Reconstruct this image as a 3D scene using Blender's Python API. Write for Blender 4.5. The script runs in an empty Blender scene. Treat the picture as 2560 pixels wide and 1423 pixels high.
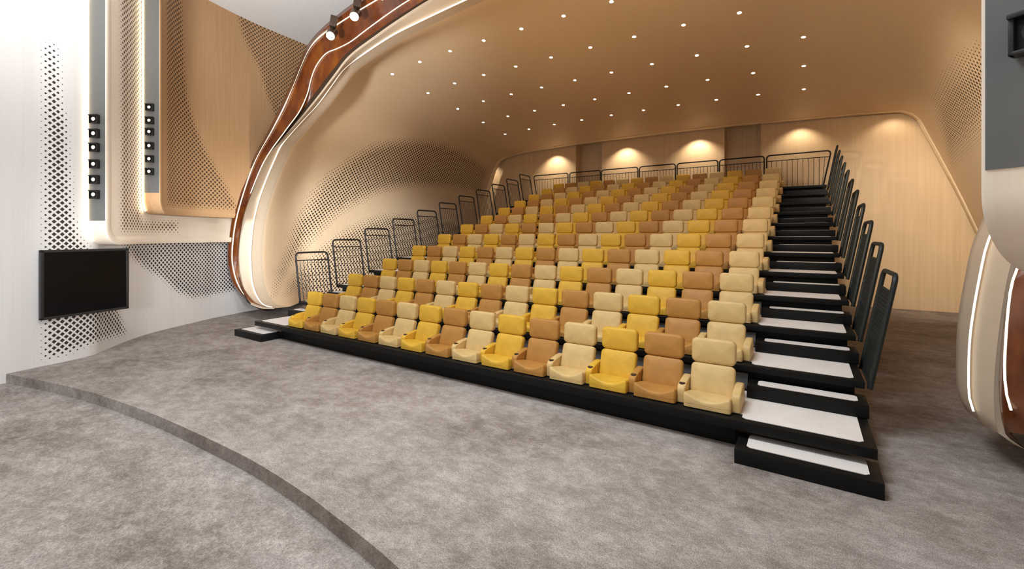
import bpy, bmesh, math, random
import numpy as np
from mathutils import Vector, Matrix

random.seed(7)
S = bpy.context.scene
COL = S.collection

# ---------------------------------------------------------------- camera, light, exposure
YAW, FOCAL_PX, HORIZON = 0.584955, 1107.833, 589.82
cam_d = bpy.data.cameras.new('camera')
cam = bpy.data.objects.new('camera', cam_d); COL.objects.link(cam)
cam.location = (9.0376, -5.7705, 2.267)
cam.rotation_euler = (math.pi / 2, 0, YAW)
cam_d.sensor_width = 36.0
cam_d.lens = 36.0 * FOCAL_PX / 2560
cam_d.shift_y = -(711.5 - HORIZON) / 2560
cam_d.clip_start = .05
S.camera = cam
S.view_settings.view_transform = 'Standard'
S.view_settings.look = 'None'
S.view_settings.gamma = 1
S.view_settings.use_curve_mapping = False
S.view_settings.exposure = 0.14
S.cycles.use_denoising = True

w = bpy.data.worlds.new('world'); S.world = w; w.use_nodes = True
w.node_tree.nodes['Background'].inputs[0].default_value = (1, .93, .85, 1)
w.node_tree.nodes['Background'].inputs[1].default_value = .02

def area(name, loc, rot, sx, sy, power, color):
    d = bpy.data.lights.new(name, 'AREA'); d.shape = 'RECTANGLE'; d.size = sx; d.size_y = sy
    d.energy = power; d.color = color
    o = bpy.data.objects.new(name, d); COL.objects.link(o); o.location = loc; o.rotation_euler = rot
    return o

def spot(name, loc, aim, power, angle, color, blend=.6, r=.04):
    d = bpy.data.lights.new(name, 'SPOT'); d.energy = power; d.spot_size = math.radians(angle); d.spot_blend = blend
    d.color = color; d.shadow_soft_size = r
    o = bpy.data.objects.new(name, d); COL.objects.link(o); o.location = loc
    o.rotation_euler = (Vector(aim) - Vector(loc)).to_track_quat('-Z', 'Y').to_euler()
    return o

WARM = (1.0, .72, .43)
COOL = (.82, .93, 1.05)
DOWNLIGHT_POWER = 12
for x, y, p in ((0.2, -3.8, 125), (6.6, -3.2, 470), (4.2, -8.0, 80)):     # added fill lights under the hall ceiling, no lamps known there
    area('hall_fill', (x, y, 8.05), (0, 0, 0), 3.0, 2.0, p, COOL)
area('front_fill', (4.0, -10.7, 4.0), (math.radians(80), 0, 0), 9.0, 3.0, 45, COOL)   # added fill from behind the camera, no screen known there
spot('added_fill_spot', (4.8, -9.8, 2.8), (-5.2, 4.4, 1.9), 15500, 21, COOL, 1, .9)                  # added out-of-view fill spots for the shell, left wall and seats
spot('added_fill_spot', (9.3, -9.5, 2.6), (-2.8, -2.2, 1.2), 2400, 34, COOL, 1, .6)
spot('added_fill_spot', (9.4, -4.4, 2.4), (-3.7, -.8, 2.2), 3000, 30, (.92, .96, 1), 1, .4)
spot('added_fill_spot', (7.5, -9.0, 6.5), (5.5, .8, .6), 400, 44, (1, .95, .86), 1, .5)
spot('added_fill_spot', (-.5, -8.5, 6.0), (13.0, 8.0, 4.6), 5000, 34, (1, .80, .56), 1, .6)
spot('ceiling_fill', (4.0, -1.7, .15), (4.0, 2.4, 7.3), 620, 62, (1, .74, .44), 1, .3)  # added fill from below to brighten the shell ceiling
spot('shell_side_fill', (10.4, 3.0, 6.6), (-4.8, 3.0, 3.8), 3400, 36, (1, .93, .82), 1, .5)  # added fill on the left side of the shell, no fixture there
spot('back_wall_fill', (9.8, 1.8, 6.6), (12.4, 12.3, 2.6), 6500, 40, (1, .93, .82), 1, .3)  # added fill to brighten the right part of the back wall
spot('ceiling_fill', (4.0, -9.0, 1.0), (-1.0, -.4, 8.2), 8000, 46, (.9, .95, 1), 1, .6)  # unseen fill added to lift the ceiling of the front hall

# ---------------------------------------------------------------- materials
def lin(r, g, b):
    f = lambda c: c / 12.92 if c <= .04045 else ((c + .055) / 1.055) ** 2.4
    return (f(r / 255), f(g / 255), f(b / 255), 1)

class NT:
    def __init__(s, name):
        s.m = bpy.data.materials.new(name); s.m.use_nodes = True
        s.t = s.m.node_tree; s.b = s.t.nodes['Principled BSDF']
    def n(s, kind, **kw):
        o = s.t.nodes.new(kind)
        for k, v in kw.items():
            if k.startswith('i_'):
                key = k[2:]
                o.inputs[int(key) if key.isdigit() else key.replace('_', ' ')].default_value = v
            else: setattr(o, k, v)
        return o
    def l(s, a, b): s.t.links.new(a, b)
    def math(s, op, a, b=None):
        o = s.t.nodes.new('ShaderNodeMath'); o.operation = op
        for i, v in ((0, a), (1, b)):
            if v is None: continue
            if isinstance(v, (int, float)): o.inputs[i].default_value = v
            else: s.l(v, o.inputs[i])
        return o.outputs[0]
    def mix(s, fac, a, b, mode='MIX'):
        o = s.t.nodes.new('ShaderNodeMix'); o.data_type = 'RGBA'; o.blend_type = mode
        for i, v in ((0, fac), (6, a), (7, b)):
            if isinstance(v, (int, float)): o.inputs[i].default_value = v
            elif isinstance(v, tuple): o.inputs[i].default_value = v
            else: s.l(v, o.inputs[i])
        return o.outputs[2]
    def noise(s, scale, detail=4, stretch=(1, 1, 1), rough=.55, coord='Object'):
        tc = s.n('ShaderNodeTexCoord'); mp = s.n('ShaderNodeMapping'); mp.inputs['Scale'].default_value = stretch
        s.l(tc.outputs[coord], mp.inputs['Vector'])
        no = s.n('ShaderNodeTexNoise'); no.inputs['Scale'].default_value = scale
        no.inputs['Detail'].default_value = detail; no.inputs['Roughness'].default_value = rough
        s.l(mp.outputs[0], no.inputs['Vector'])
        return no.outputs['Fac']
    def ramp(s, fac, stops):
        r = s.n('ShaderNodeValToRGB'); e = r.color_ramp.elements
        while len(e) < len(stops): e.new(.5)
        for k, (p, c) in enumerate(stops): e[k].position = p; e[k].color = c
        s.l(fac, r.inputs[0]); return r.outputs[0]
    def bump(s, h, strength=.3, dist=.01):
        o = s.n('ShaderNodeBump'); o.inputs['Strength'].default_value = strength; o.inputs['Distance'].default_value = dist
        s.l(h, o.inputs['Height']); s.l(o.outputs[0], s.b.inputs['Normal'])
    def done(s, rough=.5, spec=.5, metal=0):
        s.b.inputs['Roughness'].default_value = rough; s.b.inputs['Specular IOR Level'].default_value = spec
        s.b.inputs['Metallic'].default_value = metal
        return s.m

def plain(name, c, rough=.5, spec=.5, metal=0, var=.06, scale=9):
    t = NT(name)
    f = t.noise(scale, 3)
    d = tuple(max(0, v * (1 - var)) for v in c[:3]) + (1,); u = tuple(min(1, v * (1 + var)) for v in c[:3]) + (1,)
    t.l(t.ramp(f, [(.35, d), (.65, u)]), t.b.inputs['Base Color'])
    return t.done(rough, spec, metal)

def glow(name, c, strength):
    t = NT(name)
    t.b.inputs['Base Color'].default_value = c
    t.b.inputs['Emission Color'].default_value = c; t.b.inputs['Emission Strength'].default_value = strength
    return t.done(.5)

def veneer(name, light, dark, pitch=.11, radius=.024, diamond=False, rough=.5, grain=(26, 26, .7), hole=(.035, .022, .014, 1)):
    """wood veneer with fine upright grain and drilled holes whose size follows the attribute 'perf'."""
    t = NT(name)
    g = t.noise(1.0, 5, grain, .6); g2 = t.noise(.35, 2)
    base = t.mix(g2, t.ramp(g, [(.3, dark), (.7, light)]), light)
    uv = t.n('ShaderNodeUVMap'); uv.uv_map = 'UVMap'
    sep = t.n('ShaderNodeSeparateXYZ'); t.l(uv.outputs[0], sep.inputs[0])
    def dist(off):
        r = []
        for k in (0, 1):
            a = t.math('MULTIPLY', sep.outputs[k], 1 / pitch); a = t.math('ADD', a, off + 100)
            a = t.math('FRACT', a); a = t.math('SUBTRACT', a, .5); r.append(t.math('ABSOLUTE', a))
        if diamond: return t.math('ADD', r[0], r[1])
        return t.math('SQRT', t.math('ADD', t.math('MULTIPLY', r[0], r[0]), t.math('MULTIPLY', r[1], r[1])))
    d = t.math('MINIMUM', dist(0), dist(.5))
    at_ = t.n('ShaderNodeAttribute'); at_.attribute_name = 'perf'
    m = t.math('LESS_THAN', d, t.math('MULTIPLY', at_.outputs['Fac'], radius * (1.25 if diamond else 1) / pitch))
    t.l(t.mix(m, base, hole), t.b.inputs['Base Color'])
    return t.done(rough, .35)

M = {}
M['shell'] = veneer('shell_veneer', lin(224, 196, 160), lin(210, 176, 136), pitch=.142, radius=.0335, rough=.48)
M['wall'] = veneer('wall_board', lin(224, 216, 208), lin(214, 205, 196), pitch=.112, radius=.029, diamond=True, rough=.6)
M['panel'] = veneer('panel_veneer', lin(232, 214, 192), lin(222, 200, 174), pitch=.112, radius=.027, rough=.5, hole=(.10, .06, .035, 1))
M['panel_shaded'] = veneer('shaded_panel_veneer', lin(190, 150, 108), lin(170, 128, 86), pitch=.112, radius=.027, rough=.5, hole=(.09, .05, .028, 1))  # browner copy of the panel veneer, dimmer warm light put into its colour
M['back'] = veneer('back_veneer', lin(228, 196, 154), lin(208, 172, 126), rough=.5, grain=(16, 16, .4))
M['roll'] = plain('pale_lacquer', lin(198, 176, 150), .42, .3, var=.02)
M['trim'] = plain('trim_wood', lin(242, 218, 180), .35, .45, var=.04)
M['ceiling'] = plain('ceiling_paint', lin(214, 210, 205), .7, .2, var=.02)
M['dark'] = plain('unlit_board', lin(60, 45, 34), .8, .1)
M['grey'] = plain('grey_strip', lin(96, 94, 90), .55, .4, var=.03)
M['black'] = plain('black_deck', lin(15, 15, 14), .5, .22, var=.12, scale=3)
M['riser'] = plain('dark_riser', lin(98, 100, 100), .5, .4)
M['rail'] = plain('dark_rail_metal', lin(34, 29, 28), .45, .5, metal=.3)
M['rail_green'] = plain('charcoal_rail_metal', lin(36, 41, 38), .5, .4, metal=.2)
M['fixture'] = plain('black_fixture', lin(24, 20, 18), .45, .5)
M['fixture_brown'] = plain('dark_brown_fixture', lin(62, 42, 26), .4, .5)
M['cup'] = plain('cup_liner', lin(48, 32, 24), .4, .5)
M['tv_frame'] = plain('tv_frame', lin(38, 37, 36), .4, .5)
M['tv'] = plain('tv_glass', lin(7, 7, 8), .3, .25, var=.01)
M['deck_carpet'] = None
M['led'] = glow('warm_led', (1, .88, .64, 1), 1.7)
M['led_white'] = glow('white_led', (1, .93, .78, 1), 1.25)
M['led_back'] = glow('hidden_led', (1, .86, .62, 1), 15)
M['lamp'] = glow('lamp_lens', (1, .90, .70, 1), 30)
M['lens'] = glow('small_lens', (1, .88, .62, 1), 2.2)
M['lens_off'] = plain('unlit_lens', lin(120, 118, 114), .25, .6)

def make_band():
    t = NT('amber_wood')
    f = t.noise(2.2, 6, (1, 1, .5), .6); g = t.noise(9, 4, (1, 1, .3))
    c = t.ramp(f, [(.28, lin(62, 25, 8)), (.5, lin(98, 43, 13)), (.72, lin(150, 84, 24))])
    t.l(t.mix(.35, c, t.ramp(g, [(.3, lin(60, 25, 9)), (.7, lin(132, 68, 20))])), t.b.inputs['Base Color'])
    t.b.inputs['Coat Weight'].default_value = .6; t.b.inputs['Coat Roughness'].default_value = .12
    return t.done(.35, .5)
M['band'] = make_band()

def make_floor():
    t = NT('mottled_carpet')
    big = t.noise(.55, 6, (1.0, 1.3, 1), .6); mid = t.noise(3.6, 12, (1, 1.3, 1), .9); fine = t.noise(110, 5, (1, .6, 1), .85)
    a = t.ramp(big, [(.36, lin(108, 97, 88)), (.5, lin(160, 149, 140)), (.64, lin(182, 173, 166))])
    b = t.ramp(mid, [(.34, lin(70, 61, 55)), (.47, lin(134, 122, 114)), (.60, lin(188, 178, 170))])
    c = t.mix(.58, a, b)
    d = t.ramp(fine, [(.38, (.26, .25, .24, 1)), (.62, (.76, .75, .74, 1))])
    t.l(t.mix(.85, c, d, 'OVERLAY'), t.b.inputs['Base Color'])
    t.bump(fine, .35, .01)
    return t.done(.85, .25)
M['floor'] = make_floor()

def make_deck_carpet():
    t = NT('pale_step_carpet')
    f = t.noise(60, 4, rough=.7); g = t.noise(3, 3)
    t.l(t.mix(.5, t.ramp(f, [(.3, lin(216, 206, 196)), (.7, lin(242, 233, 223))]), t.ramp(g, [(.3, lin(220, 210, 200)), (.7, lin(238, 229, 219))])), t.b.inputs['Base Color'])
    return t.done(.9, .2)
M['deck_carpet'] = make_deck_carpet()

def leather(name, c):
    t = NT(name)
    g = t.noise(5, 4); f = t.noise(90, 3)
    d = tuple(v * .88 for v in c[:3]) + (1,); u = tuple(min(1, v * 1.1) for v in c[:3]) + (1,)
    oi = t.n('ShaderNodeObjectInfo')
    var = t.math('ADD', t.math('MULTIPLY', oi.outputs['Random'], .0), 1)
    t.l(t.ramp(g, [(.3, d), (.7, u)]), t.b.inputs['Base Color'])
    t.bump(f, .08, .002)
    return t.done(.52, .35)
SEAT_MATS = {'yellow': leather('yellow_leather', lin(214, 166, 52)), 'tan': leather('tan_leather', lin(178, 125, 58)),
             'cream': leather('cream_leather', lin(210, 176, 116))}

# ---------------------------------------------------------------- helpers
def obj(name, verts, faces, mat=None, parent=None, smooth_=True, angle=40, uv=None, perf=None):
    me = bpy.data.meshes.new(name)
    me.from_pydata([tuple(map(float, v)) for v in verts], [], faces)
    me.validate(); me.update()
    if mat: me.materials.append(mat)
    if smooth_:
        me.polygons.foreach_set('use_smooth', [True] * len(me.polygons))
        me.set_sharp_from_angle(angle=math.radians(angle))
    if uv is not None:
        lay = me.uv_layers.new(name='UVMap'); idx = np.zeros(len(me.loops), int); me.loops.foreach_get('vertex_index', idx)
        lay.data.foreach_set('uv', np.asarray(uv, float)[idx].ravel())
    if perf is not None:
        a = me.attributes.new('perf', 'FLOAT', 'POINT'); a.data.foreach_set('value', np.asarray(perf, float))
    o = bpy.data.objects.new(name, me); COL.objects.link(o)
    if parent: o.parent = parent
    return o

def tag(o, label=None, cat=None, group=None, kind=None):
    if label: o['label'] = label
    if cat: o['category'] = cat
    if group: o['group'] = group
    if kind: o['kind'] = kind
    return o

def thing(name, label, cat, loc=(0, 0, 0), group=None):
    o = bpy.data.objects.new(name, None); COL.objects.link(o); o.location = loc; o.empty_display_size = .2
    return tag(o, label, cat, group)

class MB:
    """collects simple shapes into one mesh."""
    def __init__(s): s.v = []; s.f = []
    def add(s, v, f):
        k = len(s.v); s.v += [tuple(p) for p in v]; s.f += [tuple(i + k for i in q) for q in f]; return s
    def box(s, lo, hi, b=.006):
        (x0, y0, z0), (x1, y1, z1) = lo, hi
        b = min(b, (x1 - x0) * .3, (y1 - y0) * .3, (z1 - z0) * .3)
        bm = bmesh.new(); bmesh.ops.create_cube(bm, size=1)
        for v in bm.verts:
            v.co = (x0 + (v.co.x + .5) * (x1 - x0), y0 + (v.co.y + .5) * (y1 - y0), z0 + (v.co.z + .5) * (z1 - z0))
        if b > 0: bmesh.ops.bevel(bm, geom=bm.edges[:], offset=b, segments=2, affect='EDGES', profile=.6)
        bm.verts.index_update()
        s.add([v.co[:] for v in bm.verts], [[v.index for v in f.verts] for f in bm.faces]); bm.free(); return s
    def tube(s, pts, r, n=8, closed=False, up=(0, 0, 1)):
        P = [Vector(p) for p in pts]; N = len(P); ring = []
        prev = None
        for i, p in enumerate(P):
            a = P[(i - 1) % N] if (closed or i > 0) else p; c = P[(i + 1) % N] if (closed or i < N - 1) else p
            t = (c - a).normalized()
            if prev is None:
                u = Vector(up); u = u - t * u.dot(t)
                if u.length < .05: u = Vector((1, 0, 0)) - t * t.x
            else: u = prev - t * prev.dot(t)
            u.normalize(); prev = u; w_ = t.cross(u)
            rr = r(p) if callable(r) else r
            ring.append([p + (u * math.cos(q) + w_ * math.sin(q)) * rr for q in [2 * math.pi * k / n for k in range(n)]])
        v = [q for R in ring for q in R]; f = []
        for i in range(N if closed else N - 1):
            j = (i + 1) % N
            for k in range(n): f.append((i * n + k, i * n + (k + 1) % n, j * n + (k + 1) % n, j * n + k))
        if not closed: f += [tuple(range(n))[::-1], tuple((N - 1) * n + k for k in range(n))]
        return s.add(v, f)
    def cyl(s, a, b, r, n=20, r2=None):
        a, b = Vector(a), Vector(b); t = (b - a).normalized(); u = t.orthogonal().normalized(); w_ = t.cross(u); r2 = r if r2 is None else r2
        v = [a + (u * math.cos(q) + w_ * math.sin(q)) * r for q in [2 * math.pi * k / n for k in range(n)]] + \
            [b + (u * math.cos(q) + w_ * math.sin(q)) * r2 for q in [2 * math.pi * k / n for k in range(n)]]
        f = [(k, (k + 1) % n, n + (k + 1) % n, n + k) for k in range(n)] + [tuple(range(n))[::-1], tuple(range(n, 2 * n))]
        return s.add(v, f)
    def build(s, name, mat, parent=None, **kw): return obj(name, s.v, s.f, mat, parent, **kw)

def grid_faces(nr, nc, flip=False):
    f = []
    for i in range(nr - 1):
        for j in range(nc - 1):
            q = (i * nc + j, i * nc + j + 1, (i + 1) * nc + j + 1, (i + 1) * nc + j)
            f.append(q[::-1] if flip else q)
    return f

def copy_tree(o, parent=None):
    c = o.copy(); COL.objects.link(c)
    if parent: c.parent = parent
    for ch in o.children: copy_tree(ch, c)
    return c

def poly_perf(P, polys, taper):
    """0..1: how far inside any of the outlines each point lies, up to the distance taper."""
    P = np.asarray(P, float); out = np.zeros(len(P))
    for poly in polys:
        Q = np.asarray(poly, float); ins = np.zeros(len(P), bool); dmin = np.full(len(P), 1e9)
        for a, b in zip(Q, np.roll(Q, -1, 0)):
            c = (a[1] > P[:, 1]) != (b[1] > P[:, 1])
            with np.errstate(divide='ignore', invalid='ignore'):
                xi = (b[0] - a[0]) * (P[:, 1] - a[1]) / (b[1] - a[1]) + a[0]
            ins ^= c & (P[:, 0] < xi)
            ab = b - a; L = max(1e-12, ab @ ab); t = np.clip(((P - a) @ ab) / L, 0, 1)
            dmin = np.minimum(dmin, np.linalg.norm(P - (a + t[:, None] * ab), axis=1))
        out = np.maximum(out, np.where(ins, np.clip(dmin / taper, 0, 1), 0))
    return out

ORD = ['first', 'second', 'third', 'fourth', 'fifth', 'sixth', 'seventh', 'eighth', 'ninth', 'tenth', 'eleventh', 'twelfth',
       'thirteenth', 'fourteenth', 'fifteenth']

# ---------------------------------------------------------------- curves of the room (metres)
def spline(P, n):
    """Catmull-Rom through P, resampled to n points at equal arc length."""
    P = np.asarray(P, float)
    Q = np.vstack([2 * P[0] - P[1], P, 2 * P[-1] - P[-2]])
    out = []
    for i in range(1, len(Q) - 2):
        p0, p1, p2, p3 = Q[i - 1], Q[i], Q[i + 1], Q[i + 2]
        for t in np.linspace(0, 1, 24, endpoint=False):
            out.append(.5 * (2 * p1 + (p2 - p0) * t + (2 * p0 - 5 * p1 + 4 * p2 - p3) * t * t
                             + (3 * p1 - p0 - 3 * p2 + p3) * t ** 3))
    out = np.array(out + [P[-1]])
    return resample(out, n)

def resample(P, n):
    L = np.r_[0, np.cumsum(np.linalg.norm(np.diff(P, axis=0), axis=1))]
    s = np.linspace(0, L[-1], n)
    return np.stack([np.interp(s, L, P[:, k]) for k in range(P.shape[1])], 1)

def smooth(P, k):
    """k passes of a light blur, ends kept."""
    P = P.copy()
    for _ in range(k):
        P[1:-1] = .25 * P[:-2] + .5 * P[1:-1] + .25 * P[2:]
    return P

def arch(left, top, right, nl=90, nt=80, nr=60):
    P = list(left) + list(top) + list(right)
    c = spline(P, 1200)
    il = int(np.argmin(np.linalg.norm(c - np.array(left[-1]), axis=1)))
    ir = int(np.argmin(np.linalg.norm(c - np.array(right[0]), axis=1)))
    return np.vstack([resample(c[:il + 1], nl), resample(c[il:ir + 1], nt)[1:], resample(c[ir:], nr)[1:]])

WALL_PLAN = [(-1.72, -9.0), (-1.74, -6.5), (-1.8, -5.2), (-1.91, -4.29), (-2.01, -3.92), (-2.08, -3.58), (-2.16, -3.35), (-2.29, -3.11), (-2.55, -2.9), (-2.88, -2.62),
             (-3.2, -2.34), (-3.5, -2.04), (-3.75, -1.7), (-4.02, -1.24), (-4.26, -.76), (-4.6, -.07), (-4.82, .6), (-4.98, 1.11), (-5.05, 1.5), (-5.2, 2.4)]
A_PLAN = [(-1.9, -3.04), (-2.3, -2.63), (-2.97, -2.08), (-3.35, -1.68), (-3.7, -1.1), (-3.95, -.6), (-4.3, .05), (-4.5, .7)]
B_PLAN = [(-2.5, -2.01), (-2.8, -1.75), (-3.08, -1.46), (-3.35, -.98), (-3.52, -.45), (-3.71, .4), (-3.79, 1.1), (-3.86, 2.25), (-3.9, 3.0)]
A_BASE, B_BASE = (-2.2, -3.23), (-2.78, -2.22)

# the arch at the mouth of the auditorium: five lines running up the left, over the top and down the right
LED_INNER = arch([(-2.6, 0.55, 0.36), (-3.15, 0.55, 0.38), (-3.54, 0.57, 0.53), (-3.93, 0.62, 0.87), (-4.18, 0.69, 1.35), (-4.35, 0.77, 1.93), (-4.4, 0.89, 2.79), (-4.17, 1.01, 3.64), (-3.74, 1.13, 4.48), (-3.41, 1.19, 4.92), (-2.59, 1.26, 5.44), (-1.92, 1.32, 5.83), (-1.35, 1.38, 6.29), (-0.91, 1.43, 6.63)],
                 [(-.16, 1.43, 6.82), (.81, 1.45, 7.03), (1.69, 1.46, 7.13), (3.07, 1.47, 7.24), (4.6, 1.49, 7.33), (6.2, 1.49, 7.3), (7.8, 1.46, 7.1)],
                 [(9.3, 1.42, 6.75), (10.3, 1.36, 6.1), (10.9, 1.28, 5.2), (11.1, 1.2, 4.4), (11.0, 1.1, 3.5), (10.82, 1.02, 2.7),
                  (10.63, 0.81, 2.18), (10.57, 0.76, 1.89), (10.51, 0.71, 1.52), (10.47, 0.67, 1.19), (10.45, 0.62, 0.83), (10.45, 0.58, 0.59), (10.5, 0.56, 0.41), (10.54, 0.55, 0.36), (10.64, .54, .33)])
ROLL_EDGE = arch([(-2.17, 0.28, 0.44), (-2.74, 0.28, 0.4), (-3.24, 0.28, 0.44), (-3.59, 0.3, 0.56), (-4.1, 0.36, 1), (-4.38, 0.43, 1.52), (-4.51, 0.52, 2.13), (-4.47, 0.63, 2.9), (-4.15, 0.73, 3.63), (-3.81, 0.84, 4.43), (-3.29, 0.88, 4.74), (-2.35, 0.96, 5.27), (-1.54, 1.03, 5.8), (-0.89, 1.1, 6.29)],
                 [(-.34, 1.17, 6.7), (.63, 1.2, 6.97), (1.3, 1.21, 7.12), (2.41, 1.23, 7.32), (4, 1.25, 7.5), (6, 1.25, 7.5), (7.8, 1.23, 7.3)],
                 [(9.45, 1.18, 6.9), (10.55, 1.12, 6.2), (11.15, 1.02, 5.2), (11.3, .95, 4.4), (11.15, .85, 3.5), (10.92, .77, 2.7),
                  (10.69, 0.49, 1.94), (10.61, 0.42, 1.44), (10.56, 0.36, 0.99), (10.54, 0.31, 0.67), (10.56, 0.28, 0.4), (10.66, .27, .32)])
LED_OUTER = arch([(-3.98, 1.02, 0.18), (-4.01, 0.84, 0.26), (-4.18, 0.7, 0.35), (-4.19, 0.55, 0.52), (-4.24, 0.41, 0.8), (-4.39, 0.33, 1.25), (-4.43, 0.3, 1.75), (-4.38, 0.36, 2.58), (-4.07, 0.44, 3.49), (-3.67, 0.57, 4.4), (-3.01, 0.67, 5.15), (-2.57, 0.75, 5.72), (-2.25, 0.83, 6.3), (-1.99, 0.9, 6.8), (-1.72, 0.96, 7.18), (-1.23, 0.98, 7.39)],
                 [(-.56, .95, 7.47), (.2, .96, 7.58), (.86, .97, 7.66), (3, 1, 7.9), (5, 1, 8.0), (7, 1, 7.95), (8.3, .98, 7.75)],
                 [(9.8, .93, 7.2), (10.9, .86, 6.4), (11.5, .75, 5.3), (11.55, .65, 4.4), (11.3, .55, 3.5), (10.95, .46, 2.6),
                  (10.67, 0.22, 1.92), (10.62, 0.18, 1.66), (10.59, 0.14, 1.36), (10.57, 0.1, 1.08), (10.57, 0.07, 0.86), (10.6, 0.05, 0.68), (10.64, 0.03, 0.57), (10.75, .02, .5)])
BAND_EDGE = arch([(-4.05, 0.97, 0.13), (-4.13, 0.79, 0.25), (-4.22, 0.65, 0.37), (-4.06, 0.49, 0.49), (-4.13, 0.32, 0.74), (-4.32, 0.23, 1.07), (-4.41, 0.18, 1.53), (-4.39, 0.17, 1.94), (-4.31, 0.23, 2.69), (-4.09, 0.34, 3.52), (-3.59, 0.46, 4.34), (-2.95, 0.56, 5.09), (-2.18, 0.72, 6.18), (-1.92, 0.78, 6.64), (-1.6, 0.85, 7.14), (-1.03, 0.89, 7.44)],
                 [(-.17, .86, 7.6), (.56, .87, 7.71), (3, .9, 8.0), (5, .9, 8.1), (7, .9, 8.05), (8.4, .9, 7.85)],
                 [(10, .84, 7.3), (11.15, .77, 6.45), (11.75, .66, 5.3), (11.8, .55, 4.4), (11.55, .45, 3.5), (11.2, .35, 2.6),
                  (10.95, .12, 1.9), (10.88, .08, 1.3), (10.87, .02, .85), (10.93, -.02, .55)])
_low = [tuple(np.array(a) + .35 * (np.array(b) - np.array(a))) for a, b in
        (((-3.24, 0.28, 0.44), (-4.01, 0.84, 0.26)), ((-3.59, 0.3, 0.56), (-4.19, 0.55, 0.52)), ((-4, 0.35, 0.85), (-4.24, 0.41, 0.8)), ((-4.38, 0.43, 1.52), (-4.41, 0.31, 1.5)), ((-4.49, 0.58, 2.55), (-4.38, 0.36, 2.58)))]
LED_MIDDLE = arch(_low + [(-3.94, 0.57, 3.5), (-3.41, 0.69, 4.39), (-2.58, 0.79, 5.09), (-2.04, 0.85, 5.52), (-1.77, 0.91, 5.95), (-1.68, 0.97, 6.37), (-1.52, 1.02, 6.7), (-1.16, 1.05, 6.93)],
                  [(-.7, 1.04, 6.94), (-.18, 1.05, 6.99), (.41, 1.06, 7.14), (1.14, 1.08, 7.32), (1.77, 1.1, 7.45), (3.4, 1.12, 7.7),
                   (5, 1.12, 7.75), (6.8, 1.12, 7.72), (8.05, 1.1, 7.5)],
                  [(9.6, 1.05, 7.05), (10.7, 1, 6.3), (11.3, .88, 5.25), (11.4, .8, 4.4), (11.2, .7, 3.5), (10.93, .6, 2.65),
                   (10.68, .35, 1.92), (10.6, .28, 1.4), (10.56, .22, 1.0), (10.56, .17, .7), (10.6, .15, .46)])
# the lined shell behind it: one section a little way in, one at the back opening
def at(y, P): return [(x, y, z) for x, z in P]
INSIDE = arch(at(3.2, [(-4.9, .12), (-5.35, 1.4), (-5.35, 2.9), (-4.85, 4.7), (-3.65, 6.2), (-2.5, 6.92)]),
              at(3.2, [(-1.44, 7.22), (0, 7.36), (2, 7.4), (5.5, 7.4), (7.5, 7.36), (9, 7.25)]),
              at(3.2, [(10.4, 6.8), (11.5, 5.8), (12.15, 4.3), (12.3, 2.6), (12.1, 1.2), (11.6, .12)]))
BACK_Y = 11.95
OPENING = arch(at(BACK_Y, [(-5.5, 0), (-5.28, 1.2), (-4.72, 3.07), (-3.97, 5.13), (-3.75, 5.61), (-3.44, 5.97), (-2.9, 6.13)]),
               at(BACK_Y, [(-1.77, 6.24), (.88, 6.31), (5.04, 6.32), (8.5, 6.22)]),
               at(BACK_Y, [(11.14, 6.1), (11.61, 6.01), (11.87, 5.77), (12.05, 5.33), (12.31, 4.66), (12.73, 3.53), (13.05, 2.6), (13.55, 1.1), (13.85, 0)]))

def shell_grid(nv=110):
    """rows of points from the mouth (row 0) to the back opening; columns run along the section."""
    c, s, b = LED_INNER, INSIDE, OPENING
    mid = c + np.array([0, .35, 0])
    cen = np.array([3.9, 0, 3.2])
    inward = (cen - c) * np.array([1, 0, 1]); inward /= np.linalg.norm(inward, axis=1)[:, None]
    wgt = np.clip((c[:, 0] - 9.5), 0, 1) * np.clip((4.5 - c[:, 2]) / 1.5, 0, 1)
    mid = mid + inward * (.05 * wgt)[:, None] - inward * (.05 * (1 - wgt))[:, None]
    rows = []
    v0 = .2
    tan1 = (b - s) / (1 - v0) * v0
    tan0 = (s - mid) * 1.1
    for v in np.linspace(0, 1, nv):
        if v < .035:
            t = v / .035; rows.append(c + (mid - c) * t)
        elif v < v0:
            t = (v - .035) / (v0 - .035)
            h00, h10, h01, h11 = 2*t**3-3*t*t+1, t**3-2*t*t+t, -2*t**3+3*t*t, t**3-t*t
            rows.append(h00 * mid + h10 * tan0 + h01 * s + h11 * tan1)
        else:
            t = (v - v0) / (1 - v0); rows.append(s + (b - s) * t)
    return np.array(rows)

# ---------------------------------------------------------------- floor: raised floor with a curved step down to the front
STEP_DROP = .15
edge = spline([(-1.89, -4.29), (-1.39, -4.17), (-.74, -4.01), (.33, -3.8), (1.08, -3.7), (1.79, -3.62), (2.57, -3.56), (3.6, -3.51), (4.46, -3.49),
               (5.42, -3.53), (5.82, -3.57), (6.15, -3.6), (6.44, -3.635), (6.74, -3.68), (7.5, -3.81), (8.5, -4.03), (9.75, -4.36)], 90)
full = [(-9, -4.29)] + [tuple(p) for p in edge] + [(17, -4.36)]
v = []; f = []
for x, y in full: v += [(x, 12.6, 0), (x, y, 0), (x, y, -.012), (x, y, -STEP_DROP), (x, -11.2, -STEP_DROP)]
n = len(full)
for i in range(n - 1):
    a, b = i * 5, i * 5 + 5
    for k in range(4): f.append((a + k, a + k + 1, b + k + 1, b + k))
tag(obj('floor', v, f, M['floor'], angle=30), kind='structure')

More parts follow.
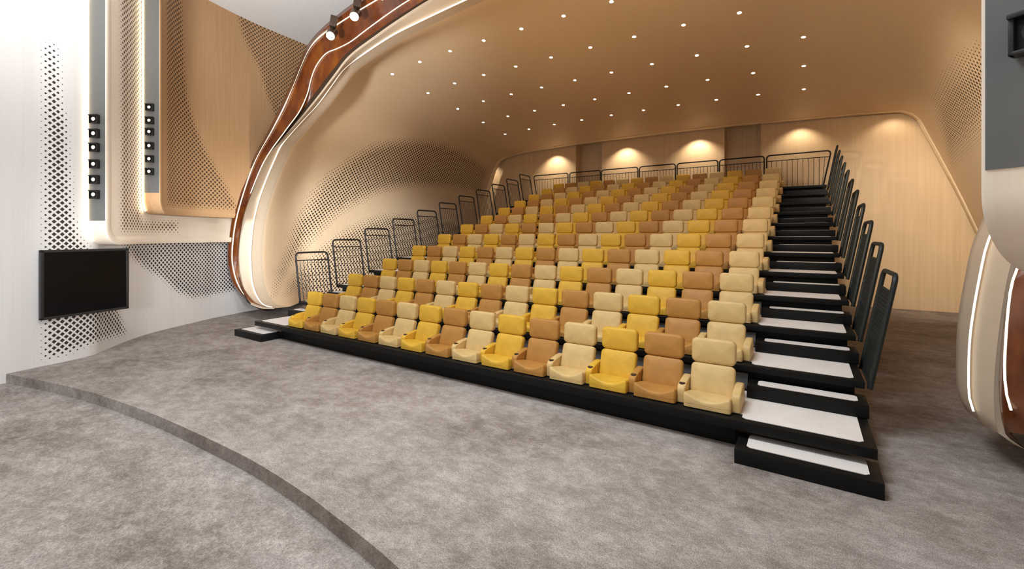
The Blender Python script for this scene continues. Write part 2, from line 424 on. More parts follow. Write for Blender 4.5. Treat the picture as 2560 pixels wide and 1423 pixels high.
# ---------------------------------------------------------------- left wall: board, then two raised panels
def sweep_plan(plan, n):
    P = resample(spline(plan, 600), n)
    T = np.gradient(P, axis=0); T /= np.linalg.norm(T, axis=1)[:, None]
    N = np.stack([T[:, 1], -T[:, 0]], 1)            # towards the room
    s = np.r_[0, np.cumsum(np.linalg.norm(np.diff(P, axis=0), axis=1))]
    return P, T, N, s

CEIL = 8.2
WALL_HOLES = [[(5.11, 5.57), (5.23, 5.75), (5.35, 5.75), (5.44, 5.57), (5.48, 5.08), (5.5, 4.65), (5.57, 4.38), (5.6, 3.66), (5.66, 2.78), (5.76, 2.27),
               (5.95, 2.07), (5.95, 1.88), (6.83, .76), (7.26, .07), (6.83, .08), (5.91, .14), (5.4, .05), (5.11, .02)],
              [(6.0, 2.25), (8, 2.6), (12.03, 2.6), (12.03, .39), (10.51, .58), (9.6, .53), (9.08, .55), (8.6, .77), (8.14, 1.17), (7.54, 1.5), (7.09, 1.83), (6.83, 2.01)]]
def board_wall(name, plan, mirror=False, holes=True):
    P, T, N, s = sweep_plan(plan, 150); nz = 90
    zs = np.linspace(-STEP_DROP, CEIL, nz)
    if mirror: P = P * [-1, 1] + [7.765, 0]
    vv = [(p[0], p[1], z) for z in zs for p in P]; uv = [(q, z) for z in zs for q in s]
    off = P + (N * [-1, 1] if mirror else N) * -.12
    perf = poly_perf(uv, WALL_HOLES, .18) if holes else np.zeros(len(vv))
    k = len(vv); nc = len(P)
    faces = grid_faces(nz, nc, flip=mirror)
    vv += [(p[0], p[1], z) for z in (-STEP_DROP, CEIL) for p in off]
    faces += [q[::-1] for q in grid_faces(2, nc, flip=mirror)] and [tuple(i + k for i in q[::-1]) for q in grid_faces(2, nc, flip=mirror)]
    uv += [(0, 0)] * (2 * nc); perf = np.r_[perf, np.zeros(2 * nc)]
    return tag(obj(name, vv, faces, M['wall'], uv=uv, perf=perf), kind='structure')
board_wall('wall_left', WALL_PLAN)
board_wall('wall_right', WALL_PLAN[:-2], mirror=True)

def raised_panel(root, plan, base, zb, rad, strip_z, holes, end, mat, mirror=False, taper=.2):
    """a board standing off the wall: front face with a rounded lower corner, side face, grey lamp strip on the side."""
    P, T, N, s = sweep_plan(plan, 160)
    thick = .33
    ztop = CEIL
    mz = lambda p: (7.765 - p[0], p[1], p[2]) if mirror else tuple(p)
    def pos(q, depth, z):
        x = np.interp(q, s, P[:, 0]); y = np.interp(q, s, P[:, 1]); nx = np.interp(q, s, N[:, 0]); ny = np.interp(q, s, N[:, 1])
        back = np.array([-nx, -ny]) * thick; left = np.array(base) - P[0]
        wgt = min(1, max(0, q / rad)); d = left * (1 - wgt) + back * wgt
        d = d / np.linalg.norm(d) * (np.linalg.norm(left) * (1 - wgt) + thick * wgt)
        return (x + d[0] * depth, y + d[1] * depth, z)
    smax = s[-1]
    path = [(0., z) for z in np.linspace(ztop, zb + rad, 40)]
    path += [(rad - rad * math.cos(a), zb + rad - rad * math.sin(a)) for a in np.linspace(0, math.pi / 2, 14)[1:]]
    path += [(q, zb) for q in np.linspace(rad, smax, 70)[1:]]
    def squeeze(a, z):
        if a <= rad: return a
        e = np.interp(z, [p[0] for p in end], [p[1] for p in end])
        return rad + (a - rad) * (min(e, smax) - rad) / (smax - rad)
    path = np.array(path); tn = np.gradient(path, axis=0); tn /= np.linalg.norm(tn, axis=1)[:, None]
    inw = np.stack([-tn[:, 1], tn[:, 0]], 1)
    rings = []
    for ins, dep in ((.17, .10), (.15, .085), (.125, .03), (.10, .003), (.05, 0), (.018, .005), (.004, .022), (0, .06), (0, .12), (0, .6), (0, 1.0)):
        rings.append([(squeeze(max(0, a + ins * i0), b + ins * i1), b + ins * i1, dep) for (a, b), (i0, i1) in zip(path, inw)])
    vv = [mz(pos(*((a, d, z)))) for R in rings for a, z, d in R]
    uv = [(a, z) for R in rings for a, z, d in R]
    ff = grid_faces(len(rings), len(path), flip=mirror)
    # front face: columns from the lower boundary to the ceiling
    ins = rings[0]
    low = [(max(0, a + .17 * i0), z + .17 * i1) for (a, z), (i0, i1) in list(zip(path, inw))[39:]]     # from the start of the corner on
    nz = 90; k = len(vv)
    for a, z0 in low:
        for z in np.linspace(z0, ztop, nz): q = squeeze(a, z); vv.append(mz(pos(q, .10, z))); uv.append((q, z))
    ff += [tuple(i + k for i in q) for q in grid_faces(len(low), nz, flip=not mirror)]
    perf = poly_perf(uv, holes, taper); perf[:k] = 0
    face = obj('panel_face', vv, ff, mat, root, uv=uv, perf=perf, angle=50)
    # grey strip on the side face, a few millimetres proud
    b3 = np.array(pos(0, 1.0, 0))[:2]; f3 = np.array(pos(0, .065, 0))[:2]
    d = f3 - b3; nrm = np.array([d[1], -d[0]]); nrm /= np.linalg.norm(nrm)
    a3 = b3 + d * .06 + nrm * .004; c3 = f3 + nrm * .004
    box = [(p[0], p[1], z) for z in (strip_z, ztop) for p in (a3, c3, c3 - nrm * .008, a3 - nrm * .008)]
    box = [mz(p) for p in box]
    fc = [(0, 1, 5, 4), (1, 2, 6, 5), (2, 3, 7, 6), (3, 0, 4, 7), (0, 3, 2, 1), (4, 5, 6, 7)]
    st = obj('lamp_strip', box, [q[::-1] if mirror else q for q in fc], M['grey'], root, smooth_=False); st['label'] = 'matt grey strip on the side of the panel'
    # light line hidden in the corner behind the edge
    off = []
    for a, z in path:
        if a > rad * .5: break
        p = pos(a, 1.0, z); off.append(mz((p[0] + nrm[0] * .02, p[1] + nrm[1] * .02, z)))
    MB().tube(off, .010, 6).build('back_light', M['led_back'], root)['label'] = 'glowing line behind the panel edge'
    mid = b3 + d * .48
    return mid, nrm, d / np.linalg.norm(d), mz

A_HOLES = [[(.34, 9.5), (1.33, 9.5), (1.33, 2.68), (2.55, 2.72), (2.58, 2.25), (.34, 2.25)]]
B_HOLES = [[(.2, 9.5), (.9, 9.5), (1.09, 6.94), (1.13, 6.19), (1.19, 5.64), (1.42, 5.02), (1.74, 4.39), (2.12, 3.83), (2.4, 3.33), (2.7, 2.86), (.28, 2.86)],
           [(2.2, 9.0), (2.32, 8.31), (2.51, 7.65), (2.98, 6.95), (3.21, 6.24), (3.57, 5.4), (4.88, 5.3), (4.9, 9.0)]]
pa = thing('wall_panel', 'wide raised veneer panel with six-lamp grey strip above the television', 'wall panel', (-2.17, -3.2, 0))
pb = thing('wall_panel', 'smaller raised panel nearest the arch, with perforated face and six-lamp strip', 'wall panel', (-2.5, -2.3, 0))
pc = thing('wall_panel', 'white panel with grey strip hanging at the right edge of the view', 'wall panel', (9.97, -3.2, 0))
for p in (pa, pb, pc): p.location = (0, 0, 0)
A_END = [(0, 4.1), (2.04, 4.15), (2.26, 4.19), (2.69, 4.25), (4, 4.4), (9, 4.5)]
B_END = [(0, 2.2), (2.67, 2.33), (3.48, 2.57), (4.38, 2.97), (5.31, 3.45), (6.79, 4.16), (7.44, 4.43), (8.22, 4.8), (9, 5.2)]
fa = raised_panel(pa, A_PLAN, A_BASE, 2.09, .36, 2.55, A_HOLES, A_END, M['panel'])
fb = raised_panel(pb, B_PLAN, B_BASE, 2.74, .34, 3.19, B_HOLES, B_END, M['panel_shaded'])
fcn = raised_panel(pc, A_PLAN, A_BASE, 2.09, .36, 2.55, [], [(0, 3.2), (9, 3.2)], M['panel'], mirror=True)

def wall_lamp(info, z, size, lit, label, group):
    mid, nrm, d, mz = info
    root = thing('wall_spotlight', label, 'spotlight', mz((mid[0] + nrm[0] * .008, mid[1] + nrm[1] * .008, z)), group)
    ex = Vector(mz((d[0], d[1], 0))) - Vector(mz((0, 0, 0))); en = Vector(mz((nrm[0], nrm[1], 0))) - Vector(mz((0, 0, 0)))
    R = Matrix((ex, en, Vector((0, 0, 1)))).transposed().to_4x4()
    h = size / 2
    m = MB().box((-h, 0, -h), (h, .035, h), .004).box((-h, .03, h * .72), (h, .075, h), .004).box((-h, .03, -h), (-h * .8, .06, h), .004)
    m.box((h * .8, .03, -h), (h, .06, h), .004).box((-h, .03, -h), (h, .06, -h * .8), .004)
    def put(mb, name, mat): return obj(name, [(R @ Vector(p))[:] for p in mb.v], mb.f, mat, root, angle=35)
    put(m, 'housing', M['fixture'])
    put(MB().cyl((0, .03, 0), (0, .05, 0), h * .58, 24).cyl((0, .05, 0), (0, .052, 0), h * .5, 24), 'lens_ring', M['fixture'])
    put(MB().cyl((0, .045, 0), (0, .058, 0), h * .44, 24, h * .36), 'lens', M['lens'] if lit else M['lens_off'])
for k, z in enumerate((4.45, 4.18, 3.92, 3.61, 3.32, 3.04)):
    wall_lamp(fa, z, .165, True, '%s lamp from the top on the grey strip of the wide panel above the television' % ORD[k], 'square lamps on the left panels')
for k, z in enumerate((5.01, 4.73, 4.49, 4.19, 3.91, 3.64)):
    wall_lamp(fb, z, .15, True, '%s lamp from the top on the brownish strip of the smaller panel nearer the arch' % ORD[k], 'square lamps on the left panels')
wall_lamp(fcn, 3.08, .17, False, 'unlit black square spotlight on the grey panel at the right edge', None)

# television on the left wall
P, T, N, s = sweep_plan(WALL_PLAN, 400)
a = np.array([-1.97, -3.91]); b = np.array([-2.345, -2.615])
d = (b - a); Lw = np.linalg.norm(d); d /= Lw; nr = np.array([d[1], -d[0]])
tv = thing('television', 'black flat television hung on the white perforated wall', 'television', (*a, 0))
def tvp(q, dep, z): return (d[0] * q + nr[0] * dep, d[1] * q + nr[1] * dep, z)
def tv_box(q0, q1, d0, d1, z0, z1, bv=.006):
    m = MB().box((q0, d0, z0), (q1, d1, z1), bv); m.v = [tvp(*p) for p in m.v]; m.f = [q[::-1] for q in m.f]; return m
bw = .045
m = MB()
for q in ((0, Lw, .81, .81 + bw), (0, Lw, 2.02 - bw, 2.02), (0, bw, .81, 2.02), (Lw - bw, Lw, .81, 2.02)):
    t_ = tv_box(q[0], q[1], .0, .06, q[2], q[3]); m.add(t_.v, t_.f)
m.build('bezel', M['tv_frame'], tv)
tv_box(.02, Lw - .02, .01, .048, .83, 2.0).build('screen', M['tv'], tv)
tv_box(.45, .75, -.012, .02, 1.1, 1.75).build('wall_bracket', M['fixture'], tv)

# ---------------------------------------------------------------- ceiling of the front hall, front and back walls
tag(MB().box((-6.5, -11.2, CEIL), (14.5, 3.2, CEIL + .1), 0).build('ceiling', M['ceiling'], smooth_=False), kind='structure')
tag(MB().box((-6.5, -11.3, -STEP_DROP), (14.5, -11.2, CEIL), 0).build('wall_front', M['ceiling'], smooth_=False), kind='structure')
WY = 12.35
xs = [-7.5, .47, 1.70, 6.52, 7.71, 15.5]
v = []; f = []
plan = [(xs[0], WY), (xs[1], WY), (xs[1], WY + .6), (xs[2], WY + .6), (xs[2], WY), (xs[3], WY), (xs[3], WY + .6), (xs[4], WY + .6), (xs[4], WY), (xs[5], WY)]
plan += [(x, WY + .9) for x, y in (plan[-1], plan[0])]
for z in (0, 6.9): v += [(x, y, z) for x, y in plan]
n = len(plan)
f = [(i, (i + 1) % n, n + (i + 1) % n, n + i) for i in range(n)]
tag(obj('wall_back', v, f, M['back'], smooth_=False, uv=[(0, 0)] * len(v), perf=[0] * len(v)), kind='structure')

# ---------------------------------------------------------------- the shell over the seats and the arch at its mouth
G = shell_grid(120)
nr_, nc_ = G.shape[:2]
ref = G[int(nr_ * .45)]
cu = np.r_[0, np.cumsum(np.linalg.norm(np.diff(ref, axis=0), axis=1))]
U = np.tile(cu, (nr_, 1))
dv = np.linalg.norm(np.diff(G, axis=0), axis=2); V = np.vstack([np.zeros(nc_), np.cumsum(dv, axis=0)])
IJ = np.stack(np.meshgrid(np.linspace(0, 1, nr_), np.linspace(0, 1, nc_), indexing='ij'), -1).reshape(-1, 2)
IJ = IJ * [12.5, 24.0]
def sc(P): return [(a * 12.5, b * 24.0) for a, b in P]
SHELL_HOLES = [sc([(.028, .04), (.064, .07), (.092, .084), (.119, .106), (.138, .132), (.165, .154), (.193, .185), (.22, .211), (.257, .238), (.294, .269), (.349, .3),
                   (.44, .326), (.532, .344), (.606, .352), (.716, .357), (.872, .348), (.99, .335), (.99, .24), (.89, .242), (.807, .242), (.725, .238), (.624, .229),
                   (.532, .216), (.45, .198), (.376, .172), (.303, .145), (.229, .101), (.165, .07), (.11, .057), (.046, .035)]),
               sc([(.055, .031), (.101, .048), (.174, .066), (.239, .093), (.312, .123), (.385, .145), (.459, .163), (.55, .172), (.624, .176), (.752, .181), (.963, .163),
                   (.991, .16), (.982, .0), (.578, -.02), (.202, -.02)]),
               sc([(.30, .80), (.477, .78), (.67, .772), (.78, .772), (.853, .785), (.89, .797), (.97, .84), (.826, .838), (.624, .838), (.3, .835)])]
perf = poly_perf(IJ, SHELL_HOLES, .55)
perf = np.where(perf > 0, .35 + .65 * perf, 0)
verts = G.reshape(-1, 3)
faces = grid_faces(nr_, nc_)
sh = tag(obj('ceiling', verts, faces, M['shell'], uv=np.stack([U.ravel(), V.ravel()], 1), perf=perf, angle=70), kind='structure')
sh.data.materials.append(M['roll'])
sh.data.polygons.foreach_set('material_index', [1 if q[0] // nc_ < 4 else 0 for q in faces])

def loft(rows): 
    rows = np.array(rows); return rows.reshape(-1, 3), grid_faces(rows.shape[0], rows.shape[1])
CEN = np.array([3.9, 0, 3.2])
def outward(C):
    o = (C - CEN) * [1, 0, 1]; return o / np.linalg.norm(o, axis=1)[:, None]
oR = outward(ROLL_EDGE); yy = np.array([0, 1, 0])
mid1 = (LED_INNER * .62 + ROLL_EDGE * .38)
mid2 = (LED_INNER * .25 + ROLL_EDGE * .75)
v, f = loft([ROLL_EDGE + oR * .08, ROLL_EDGE + oR * .02 + yy * .006, ROLL_EDGE, mid2, mid1, LED_INNER])
tag(obj('trim_1', v, f, M['roll'], angle=60), kind='structure')
gold = ROLL_EDGE + .14 * (LED_OUTER - ROLL_EDGE) + oR * .03
q1 = gold * .5 + LED_MIDDLE * .5 - oR * .01
q2 = LED_MIDDLE * .5 + LED_OUTER * .5 - oR * .006 - yy * .004
q3 = LED_OUTER * .5 + BAND_EDGE * .5
oB = outward(BAND_EDGE)
v, f = loft([BAND_EDGE + yy * .7 + oB * .6, BAND_EDGE + yy * .03 + oB * .14, BAND_EDGE, q3, LED_OUTER, q2, LED_MIDDLE, q1, gold])
tag(obj('trim_2', v, f, M['band'], angle=60), kind='structure')
v, f = loft([gold, ROLL_EDGE + oR * .08])
tag(obj('trim_3', v, f, M['dark']), kind='structure')

def light_line(C, off, r, mat, label):
    o = MB().tube(C + off, r, 6).build('light_strip', mat); return tag(o, label, 'light strip')
light_line(LED_INNER[2:-2], -oR[2:-2] * .022 - yy * .03, lambda p: .016 if p[0] < 6 else .010, M['led_white'], 'bright line of light set into the pale inner lip of the arch')
oL = outward(LED_OUTER)
light_line(LED_OUTER[6:-2], -oL[6:-2] * .020 - yy * .024, lambda p: .013 if p[0] < 6 else .009, M['led'], 'warm line of light along the outer edge of the amber arch band')
k0 = int(np.argmin(np.linalg.norm(LED_MIDDLE - np.array([-3.94, .57, 3.5]), axis=1))); k1 = int(np.argmin(np.linalg.norm(LED_MIDDLE - np.array([11.4, .8, 4.4]), axis=1)))
oM = outward(LED_MIDDLE)
light_line(LED_MIDDLE[k0:k1], -oM[k0:k1] * .018 - yy * .022, .010, M['led'], 'thin wavy line of light along the middle of the amber arch band')

# opening trim at the back of the shell
oO = outward(OPENING)
ring = [OPENING + yy * -.02, OPENING + yy * -.03 - oO * .012, OPENING + yy * -.02 - oO * .03, OPENING + yy * .01 - oO * .036, OPENING + yy * .22 - oO * .036, OPENING + yy * .24]
v, f = loft(ring)
tag(obj('trim_4', v, f, M['trim'], angle=60), kind='structure')

# ---------------------------------------------------------------- downlights in the shell: five rows, 1.16 m apart
from mathutils.bvhtree import BVHTree
bvh = BVHTree.FromPolygons([tuple(map(float, p)) for p in verts], faces)
rows_n = [(0, 7), (0, 9), (0, 10), (0, 10), (0, 10)]
ring_me = lens_me = None
for r, y in enumerate((3.46, 4.99, 6.50, 8.02, 9.53)):
    for c in range(rows_n[r][1]):
        x = -1.44 + 1.16 * c
        hit, nrm, _, _ = bvh.ray_cast(Vector((x, y, 3.0)), Vector((0, 0, 1)))
        if nrm.z > 0: nrm = -nrm
        root = thing('downlight', 'tiny ceiling downlight, %s from left in the %s downlight row from the arch' % (ORD[c], ORD[r]), 'downlight', hit, 'downlights in the ceiling over the seats')
        root.rotation_euler = nrm.to_track_quat('Z', 'Y').to_euler()
        if ring_me is None:
            a_ = MB().tube([(math.cos(q) * .05, math.sin(q) * .05, .002) for q in np.linspace(0, 2 * math.pi, 20, endpoint=False)], .008, 6, closed=True).build('trim_ring', M['trim'], root)
            b_ = MB().cyl((0, 0, -.01), (0, 0, .006), .043, 20).build('lens', M['lamp'], root)
            ring_me, lens_me = a_.data, b_.data
        else:
            for nm, me in (('trim_ring', ring_me), ('lens', lens_me)):
                o = bpy.data.objects.new(nm, me); COL.objects.link(o); o.parent = root
        spot('downlight_beam', hit + nrm * .03, hit + nrm * .03 + Vector((0, 0, -1)), DOWNLIGHT_POWER, 100, WARM, .8, .05)

# wall washers behind the opening trim
for x in (-4.4, -.5, 2.78, 5.61, 8.88, 11.3):
    spot('wall_washer_beam', (x, 11.78, 6.1), (x, 12.35, 4.7), 84 if x < 8 else 46, 112, (1, .89, .72), .7, .03)

# track spotlights on the amber band
def track_spot(p, aim, label, power):
    p = Vector(p); aim = Vector(aim).normalized()
    root = thing('track_spotlight', label, 'spotlight', p, 'track spotlights on the arch')
    up = Vector((.12, .1, 1)).normalized()
    side = aim.cross(up).normalized()
    base = up * .42
    m = MB().box((-.075, -.05, -.13), (.075, .05, .13), .012)
    R = Matrix((side, side.cross(up) * -1, up)).transposed()
    m.v = [tuple(base * .72 + R @ Vector(q)) for q in m.v]
    m.build('driver_box', M['fixture_brown'], root)
    MB().cyl(base * .42, up * .1, .018, 12).build('stem', M['fixture'], root)
    MB().cyl(aim * -.15, aim * .10, .112, 28).cyl(aim * .10, aim * .125, .112, 28, .105).build('lamp_head', M['fixture_brown'], root)
    MB().cyl(aim * .12, aim * .132, .092, 28).build('lens', M['lamp'], root)
    spot('track_spot_beam', p + aim * .16, p + aim * 2, power, 55, (1, .92, .8), .5, .06)
for (p, l) in (((-.32, .62, 7.05), 'lowest of three track spotlights on the amber arch'), ((.53, .64, 7.28), 'middle of three track spotlights on the amber arch'),
               ((1.43, .66, 7.5), 'topmost of three track spotlights, cut by the top of the view')):
    track_spot(p, (.42, -.5, -.62), l, 120)

# ---------------------------------------------------------------- seating tiers
ROWS, COLS, PITCH, DEPTH, RISE = 12, 15, .58, 1.05365, .32116
X0, X1 = -1.46, 9.587
def deck_z(r): return .321 + RISE * r
def front_y(r): return -.573 + DEPTH * r

def chamfer_plate(x0, x1, y0, y1, z0, z1, c=.035):
    P = [(x0 + c, y0), (x1 - c, y0), (x1, y0 + c), (x1, y1 - c), (x1 - c, y1), (x0 + c, y1), (x0, y1 - c), (x0, y0 + c)]
    m = MB(); v = [(x, y, z0) for x, y in P] + [(x, y, z1) for x, y in P]
    return m.add(v, [tuple(range(8))[::-1], tuple(range(8, 16))] + [(i, (i + 1) % 8, 8 + (i + 1) % 8, 8 + i) for i in range(8)])

def step_block(root, x0, x1, y0, y1, z0, z1, mx0, mx1, my0, my1):
    st = MB().box((x0, y0, z0), (x1, y1, z1), .006).build('aisle_step', M['black'], root, angle=30)
    chamfer_plate(mx0, mx1, my0, my1, z1 - .002, z1 + .005, .03).build('step_carpet', M['deck_carpet'], st, smooth_=False)['label'] = 'pale carpet inlay'
    return st

for r in range(ROWS):
    z, y0 = deck_z(r), front_y(r); y1 = y0 + DEPTH + (.02 if r < ROWS - 1 else .10)
    root = thing('seating_tier', 'black stepped tier carrying the %s row of armchairs%s' % (ORD[r], {0: ', lowest and nearest the floor', 11: ', against the back rail'}.get(r, ' from the floor up')),
                 'seating tier', (0, 0, 0), 'tiers of the retractable seating stand')
    MB().box((X0, y0, z - (.10 if r == 0 else .075)), (X1, y1, z), .008).build('deck', M['black'], root, angle=30)
    zb = 0 if r == 0 else deck_z(r - 1) + .002
    MB().box((X0 + (.84 if r == 0 else .06), y0 + .15, zb), (X1 - .08 - (1.1 if r == 0 else 0), y0 + .19, z - .07), .003).build('riser', M['black'] , root, angle=30)
    if r > 0:
        MB().box((-.25, y0 + .06, zb + .006), (8.43, y0 + .085, z - .115), .003).build('riser_panel', M['riser'], root, angle=30)['label'] = 'dark grey panel behind the seats of the row below'
    pl = chamfer_plate(8.47, X1 - .09, y0 + .095, y1 - .03, z - .002, z + .005)
    for q in (chamfer_plate(X0 + .10, -.36, y0 + .095, y1 - .03, z - .002, z + .005), chamfer_plate(-.36, 8.47, y0 + .21, y1 - .03, z - .002, z + .005, .002)): pl.add(q.v, q.f)
    pl.build('deck_carpet', M['deck_carpet'], root, smooth_=False)['label'] = 'pale carpet inlay'
    if r < ROWS - 1:
        ys = y0 + .785
        step_block(root, 8.45, 9.60, ys, y1 + .10, z + .006, z + .128 + .02, 8.555, 9.515, ys + .09, y1 - .0)
        step_block(root, -1.475, -.32, ys, y1 + .10, z + .006, z + .128 + .02, -1.39, -.425, ys + .09, y1 - .0)

for (x0, x1, lab) in ((8.443, 9.604, 'black floor step with pale inlay at the right front corner of the seating stand'), (-1.776, -.63, 'black floor step with pale inlay at the left front corner of the seating stand')):
    root = thing('floor_step', lab, 'step', ((x0 + x1) / 2, -.64, 0), 'floor steps of the seating stand')
    o = -(x0 + x1) / 2
    MB().box((x0 + o, -.22, 0), (x1 + o, .215, .145), .007).build('block', M['black'], root, angle=30)
    chamfer_plate(x0 + o + .10, x1 + o - .09, -.125, .205, .143, .151, .03).build('step_carpet', M['deck_carpet'], root, smooth_=False)['label'] = 'pale carpet inlay'

# ---------------------------------------------------------------- armchairs
def rrect(w_, h_, R, n=7):
    P = []
    for cx, cy, a0 in ((w_ / 2 - R, h_ / 2 - R, 0), (-w_ / 2 + R, h_ / 2 - R, 90), (-w_ / 2 + R, -h_ / 2 + R, 180), (w_ / 2 - R, -h_ / 2 + R, 270)):
        for k in range(n):
            a = math.radians(a0 + 90 * k / (n - 1)); P.append((cx + R * math.cos(a), cy + R * math.sin(a)))
    return P

def pillow(w_, h_, t, R, r, bulge=.012):
    """upholstered slab in the XZ plane, front towards -Y, rounded corners and edges."""
    prof = [(r + .09, -t / 2 - bulge), (r + .03, -t / 2 - bulge * .55), (r, -t / 2)] + [(r - r * math.sin(a), -t / 2 + r - r * math.cos(a)) for a in (.5, 1.05)] + \
           [(0, -t / 2 + r), (0, t / 2 - r)] + [(r - r * math.sin(a), t / 2 - r + r * math.cos(a)) for a in (1.05, .5)] + [(r, t / 2), (r + .04, t / 2 + .002)]
    v = []; n = 28
    for ins, y in prof:
        v += [(x, y, z) for x, z in rrect(w_ - 2 * ins, h_ - 2 * ins, max(.012, R - ins))]
    f = [(i * n + k, i * n + (k + 1) % n, (i + 1) * n + (k + 1) % n, (i + 1) * n + k) for i in range(len(prof) - 1) for k in range(n)]
    f = [q[::-1] for q in f]
    c0 = len(v); v.append((0, -t / 2 - bulge * 1.15, 0)); f += [(c0, k, (k + 1) % n) for k in range(n)]
    e = (len(prof) - 1) * n; f.append(tuple(e + k for k in range(n))[::-1])
    return v, f

def tilt(v, ang, loc):
    R = Matrix.Rotation(ang, 3, 'X'); return [tuple(R @ Vector(p) + Vector(loc)) for p in v]

def fix(me):
    bm = bmesh.new(); bm.from_mesh(me); bmesh.ops.recalc_face_normals(bm, faces=bm.faces[:]); bm.to_mesh(me); bm.free()

def rrect_fine(w_, h_, R, m=8):
    P = rrect(w_, h_, R); out = []
    for i, p in enumerate(P):
        out.append(p); q = P[(i + 1) % len(P)]
        if i % 7 == 6: out += [(p[0] + (q[0] - p[0]) * k / m, p[1] + (q[1] - p[1]) * k / m) for k in range(1, m)]
    return out

def seat_top(x, y):
    t = (y + .485) / .40                                   # 0 at the front edge, 1 at the back
    t = min(1, max(0, t)); side = min(1, abs(x) / .235) ** 2
    crown = .182 * (1 - t) + .085 * t
    dip = .080 * math.exp(-((t - .0) / .42) ** 2) * (1 - side)
    return crown - dip
def cushion():
    w_, d_ = .49, .42; cy = -.485 + d_ / 2; v = []
    prof = [(.012, 0, 0), (0, .008, 0), (0, .040, 0), (.004, .043, 0), (0, .046, 0), (0, None, -.034), (.007, None, -.016), (.022, None, -.004), (.05, None, 0), (.08, None, 0), (.11, None, 0), (.16, None, 0)]
    for ins, z, dz in prof:
        for x, y in rrect_fine(w_ - 2 * ins, d_ - 2 * ins, .03):
            v.append((x, y + cy, z if z is not None else max(.055, seat_top(x, y + cy) + dz)))
    n = len(v) // len(prof)
    f = [(i * n + k, i * n + (k + 1) % n, (i + 1) * n + (k + 1) % n, (i + 1) * n + k) for i in range(len(prof) - 1) for k in range(n)]
    e = (len(prof) - 1) * n; c0 = len(v); v.append((0, cy, seat_top(0, cy))); f += [(e + k, e + (k + 1) % n, c0) for k in range(n)]
    f.append(tuple(range(n))[::-1])
    return v, f
def arm(cx):
    out = [(-.395, .012), (-.398, .10), (-.396, .155), (-.385, .182), (-.362, .200), (-.31, .214), (-.22, .232), (-.12, .243), (-.05, .246), (-.01, .238), (.012, .215), (.03, .15), (.045, .08), (.04, .012)]
    hw, r = .043, .016; c = np.mean(out, axis=0); v = []
    O = np.array(out); n = len(out)
    for x, s_ in ((-hw, r), (-hw + r * .35, r * .3), (-hw + r, 0), (hw - r, 0), (hw - r * .35, r * .3), (hw, r)):
        d_ = O - c; L = np.linalg.norm(d_, axis=1)[:, None]; Q = O - d_ / L * s_
        v += [(cx + x, y, max(.004, z)) for y, z in Q]
    f = [(i * n + k, i * n + (k + 1) % n, (i + 1) * n + (k + 1) % n, (i + 1) * n + k) for i in range(5) for k in range(n)]
    f += [tuple(range(n)), tuple(5 * n + k for k in range(n))[::-1]]
    return v, f

def make_chair(color, right_arm):
    root = thing('armchair', '-', 'armchair')
    mt = SEAT_MATS[color]
    v, f = cushion(); fix(obj('seat_cushion', v, f, mt, root, angle=50).data)
    v, f = pillow(.485, .36, .10, .055, .028); fix(obj('backrest', tilt(v, math.radians(-19), (0, -.075, .232)), f, mt, root, angle=60).data)
    v, f = pillow(.487, .292, .105, .062, .030); fix(obj('headrest', tilt(v, math.radians(-4), (0, 0, .555)), f, mt, root, angle=60).data)
    MB().box((-.16, -.02, .0), (.16, .03, .30), .01).box((-.05, .01, .28), (.05, .04, .46), .006).build('back_bracket', M['fixture'], root)
    for k, cx in enumerate((-.290, .285) if right_arm else (-.290,)):
        v, f = arm(cx); a_ = obj('armrest', v, f, mt, root, angle=38); fix(a_.data)
        if k == 0: MB().cyl((cx, -.322, .19), (cx, -.322, .2165), .034, 20).build('cup_holder', M['cup'], a_)['label'] = 'dark round cup holder'
    return root

protos = {(c, a): make_chair(c, a) for c in ('yellow', 'tan', 'cream') for a in (False, True) if not (a and c != 'cream')}
used = set()
WORD = {'yellow': 'yellow', 'tan': 'tan brown', 'cream': 'cream beige'}
for r in range(ROWS):
    for c in range(COLS):
        key = (('yellow', 'tan', 'cream')[c % 3], c == COLS - 1)
        o = protos[key] if key not in used else copy_tree(protos[key])
        used.add(key)
        o.location = (c * PITCH, r * DEPTH, deck_z(r) + .0055)
        place = 'leftmost' if c == 0 else 'rightmost, beside the aisle steps,' if c == COLS - 1 else ORD[c] + ' from the left'
        row = 'the front row' if r == 0 else 'the top row' if r == ROWS - 1 else 'the %s row up' % ORD[r]
        o['label'] = '%s armchair, %s in %s' % (WORD[key[0]], place, row)
        o['group'] = 'armchairs of the seating stand'

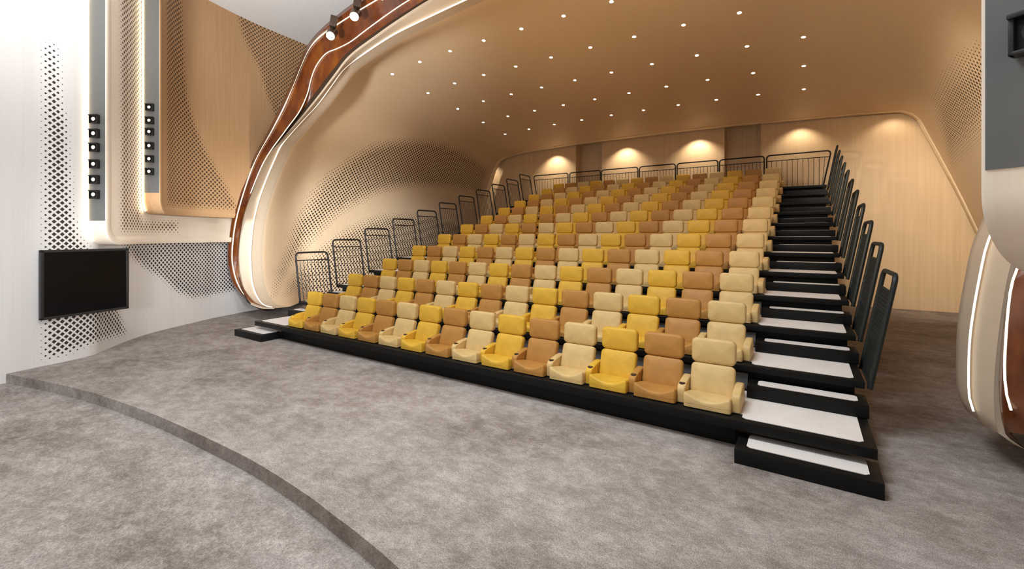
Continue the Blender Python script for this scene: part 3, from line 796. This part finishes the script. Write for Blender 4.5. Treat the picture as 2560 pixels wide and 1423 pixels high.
# ---------------------------------------------------------------- guard rails
def rail_outline(y0, y1, z0, z1, R=.10, n=6):
    P = [(0, y0, z0)]
    P += [(0, y0 + R - R * math.cos(a), z1 - R + R * math.sin(a)) for a in np.linspace(0, math.pi / 2, n)]
    P += [(0, y1 - R + R * math.sin(a), z1 - R + R * math.cos(a)) for a in np.linspace(0, math.pi / 2, n)]
    return P + [(0, y1, z0)]
def make_side_rail(label, mesh):
    root = thing('guard_rail', label, 'railing')
    L_, Ht = .90, 1.30; mt = M['rail_green'] if mesh else M['rail']
    m = MB().tube(rail_outline(0, L_, 0, Ht), .024 if not mesh else .027, 8, up=(1, 0, 0))
    m.build('frame', mt, root)
    MB().tube([(0, .0, Ht - .2), (0, L_, Ht - .2)], .014, 8).build('middle_bar', mt, root)
    MB().tube([(0, .0, .03), (0, L_, .03)], .014, 8).build('bottom_bar', mt, root)
    if mesh:
        m = MB()
        for y in np.linspace(.03, L_ - .03, 19): m.box((-.004, y - .007, .03), (.004, y + .007, Ht - .2), 0)
        for z in np.linspace(.06, Ht - .23, 24): m.box((-.006, .02, z - .007), (.006, L_ - .02, z + .007), 0)
        m.build('mesh_panel', mt, root, smooth_=False)
    else:
        for y in np.linspace(0, L_, 10)[1:-1]:
            MB().tube([(0, y, .03), (0, y, Ht - .2)], .0075, 6).build('baluster', mt, root)
    return root
LEAN = math.radians(10)
for side, X, mesh in (('left', -1.50, False), ('right', 9.635, True)):
    p = None
    for r in range(1, ROWS):
        o = make_side_rail('-', mesh) if p is None else copy_tree(p)
        p = p or o
        o.location = (X, front_y(r) + .07, deck_z(r) - .085)
        o.rotation_euler = (0, -LEAN if side == 'left' else LEAN, 0)
        o['label'] = '%s at the %s end of the %s' % ('charcoal mesh guard rail' if mesh else 'dark barred guard rail', side, 'top row' if r == ROWS - 1 else '%s row of seats' % ORD[r])
        o['group'] = 'guard rails at the %s end of the rows' % side
YB = 12.06
spans = [(-1.55, .23), (.30, 1.75), (1.79, 3.37), (3.42, 4.84), (4.89, 6.35), (6.39, 7.84), (7.90, 9.73)]
for k, (a_, b_) in enumerate(spans):
    pos_ = 'leftmost' if k == 0 else 'rightmost, with a slanted end post,' if k == 6 else ORD[k] + ' from the left behind the top row'
    root = thing('guard_rail', 'dark barred rail along the back wall, %s' % pos_, 'railing', (a_ + .008, YB, deck_z(11) + .0085), 'guard rails along the back')
    L_ = b_ - a_ - .016; z1 = 1.20; sl = .21 if k == 6 else 0; sl0 = .2 if k == 0 else 0; R = .10
    P = [(sl0 if k == 0 else 0, 0, 0)]
    P += [(R - R * math.cos(q) , 0, z1 - R + R * math.sin(q)) for q in np.linspace(0, math.pi / 2, 6)]
    P += [(L_ - R + R * math.sin(q), 0, z1 - R + R * math.cos(q)) for q in np.linspace(0, math.pi / 2, 6)] + [(L_ - sl, 0, 0)]
    MB().tube(P, .024, 8, up=(0, 1, 0)).build('frame', M['rail'], root)
    MB().tube([(.02, 0, z1 - .2), (L_ - .02, 0, z1 - .2)], .014, 8).build('middle_bar', M['rail'], root)
    MB().tube([(sl0, 0, .03), (L_ - sl, 0, .03)], .014, 8).build('bottom_bar', M['rail'], root)
    nb = 12
    for q in range(1, nb):
        x = L_ * q / nb; xt = x
        xb = min(max(x, sl0 + .02), L_ - sl - .02)
        if k == 6: xt = x
        MB().tube([(xb, 0, .03), (xt, 0, z1 - .2)], .0075, 6).build('baluster', M['rail'], root)
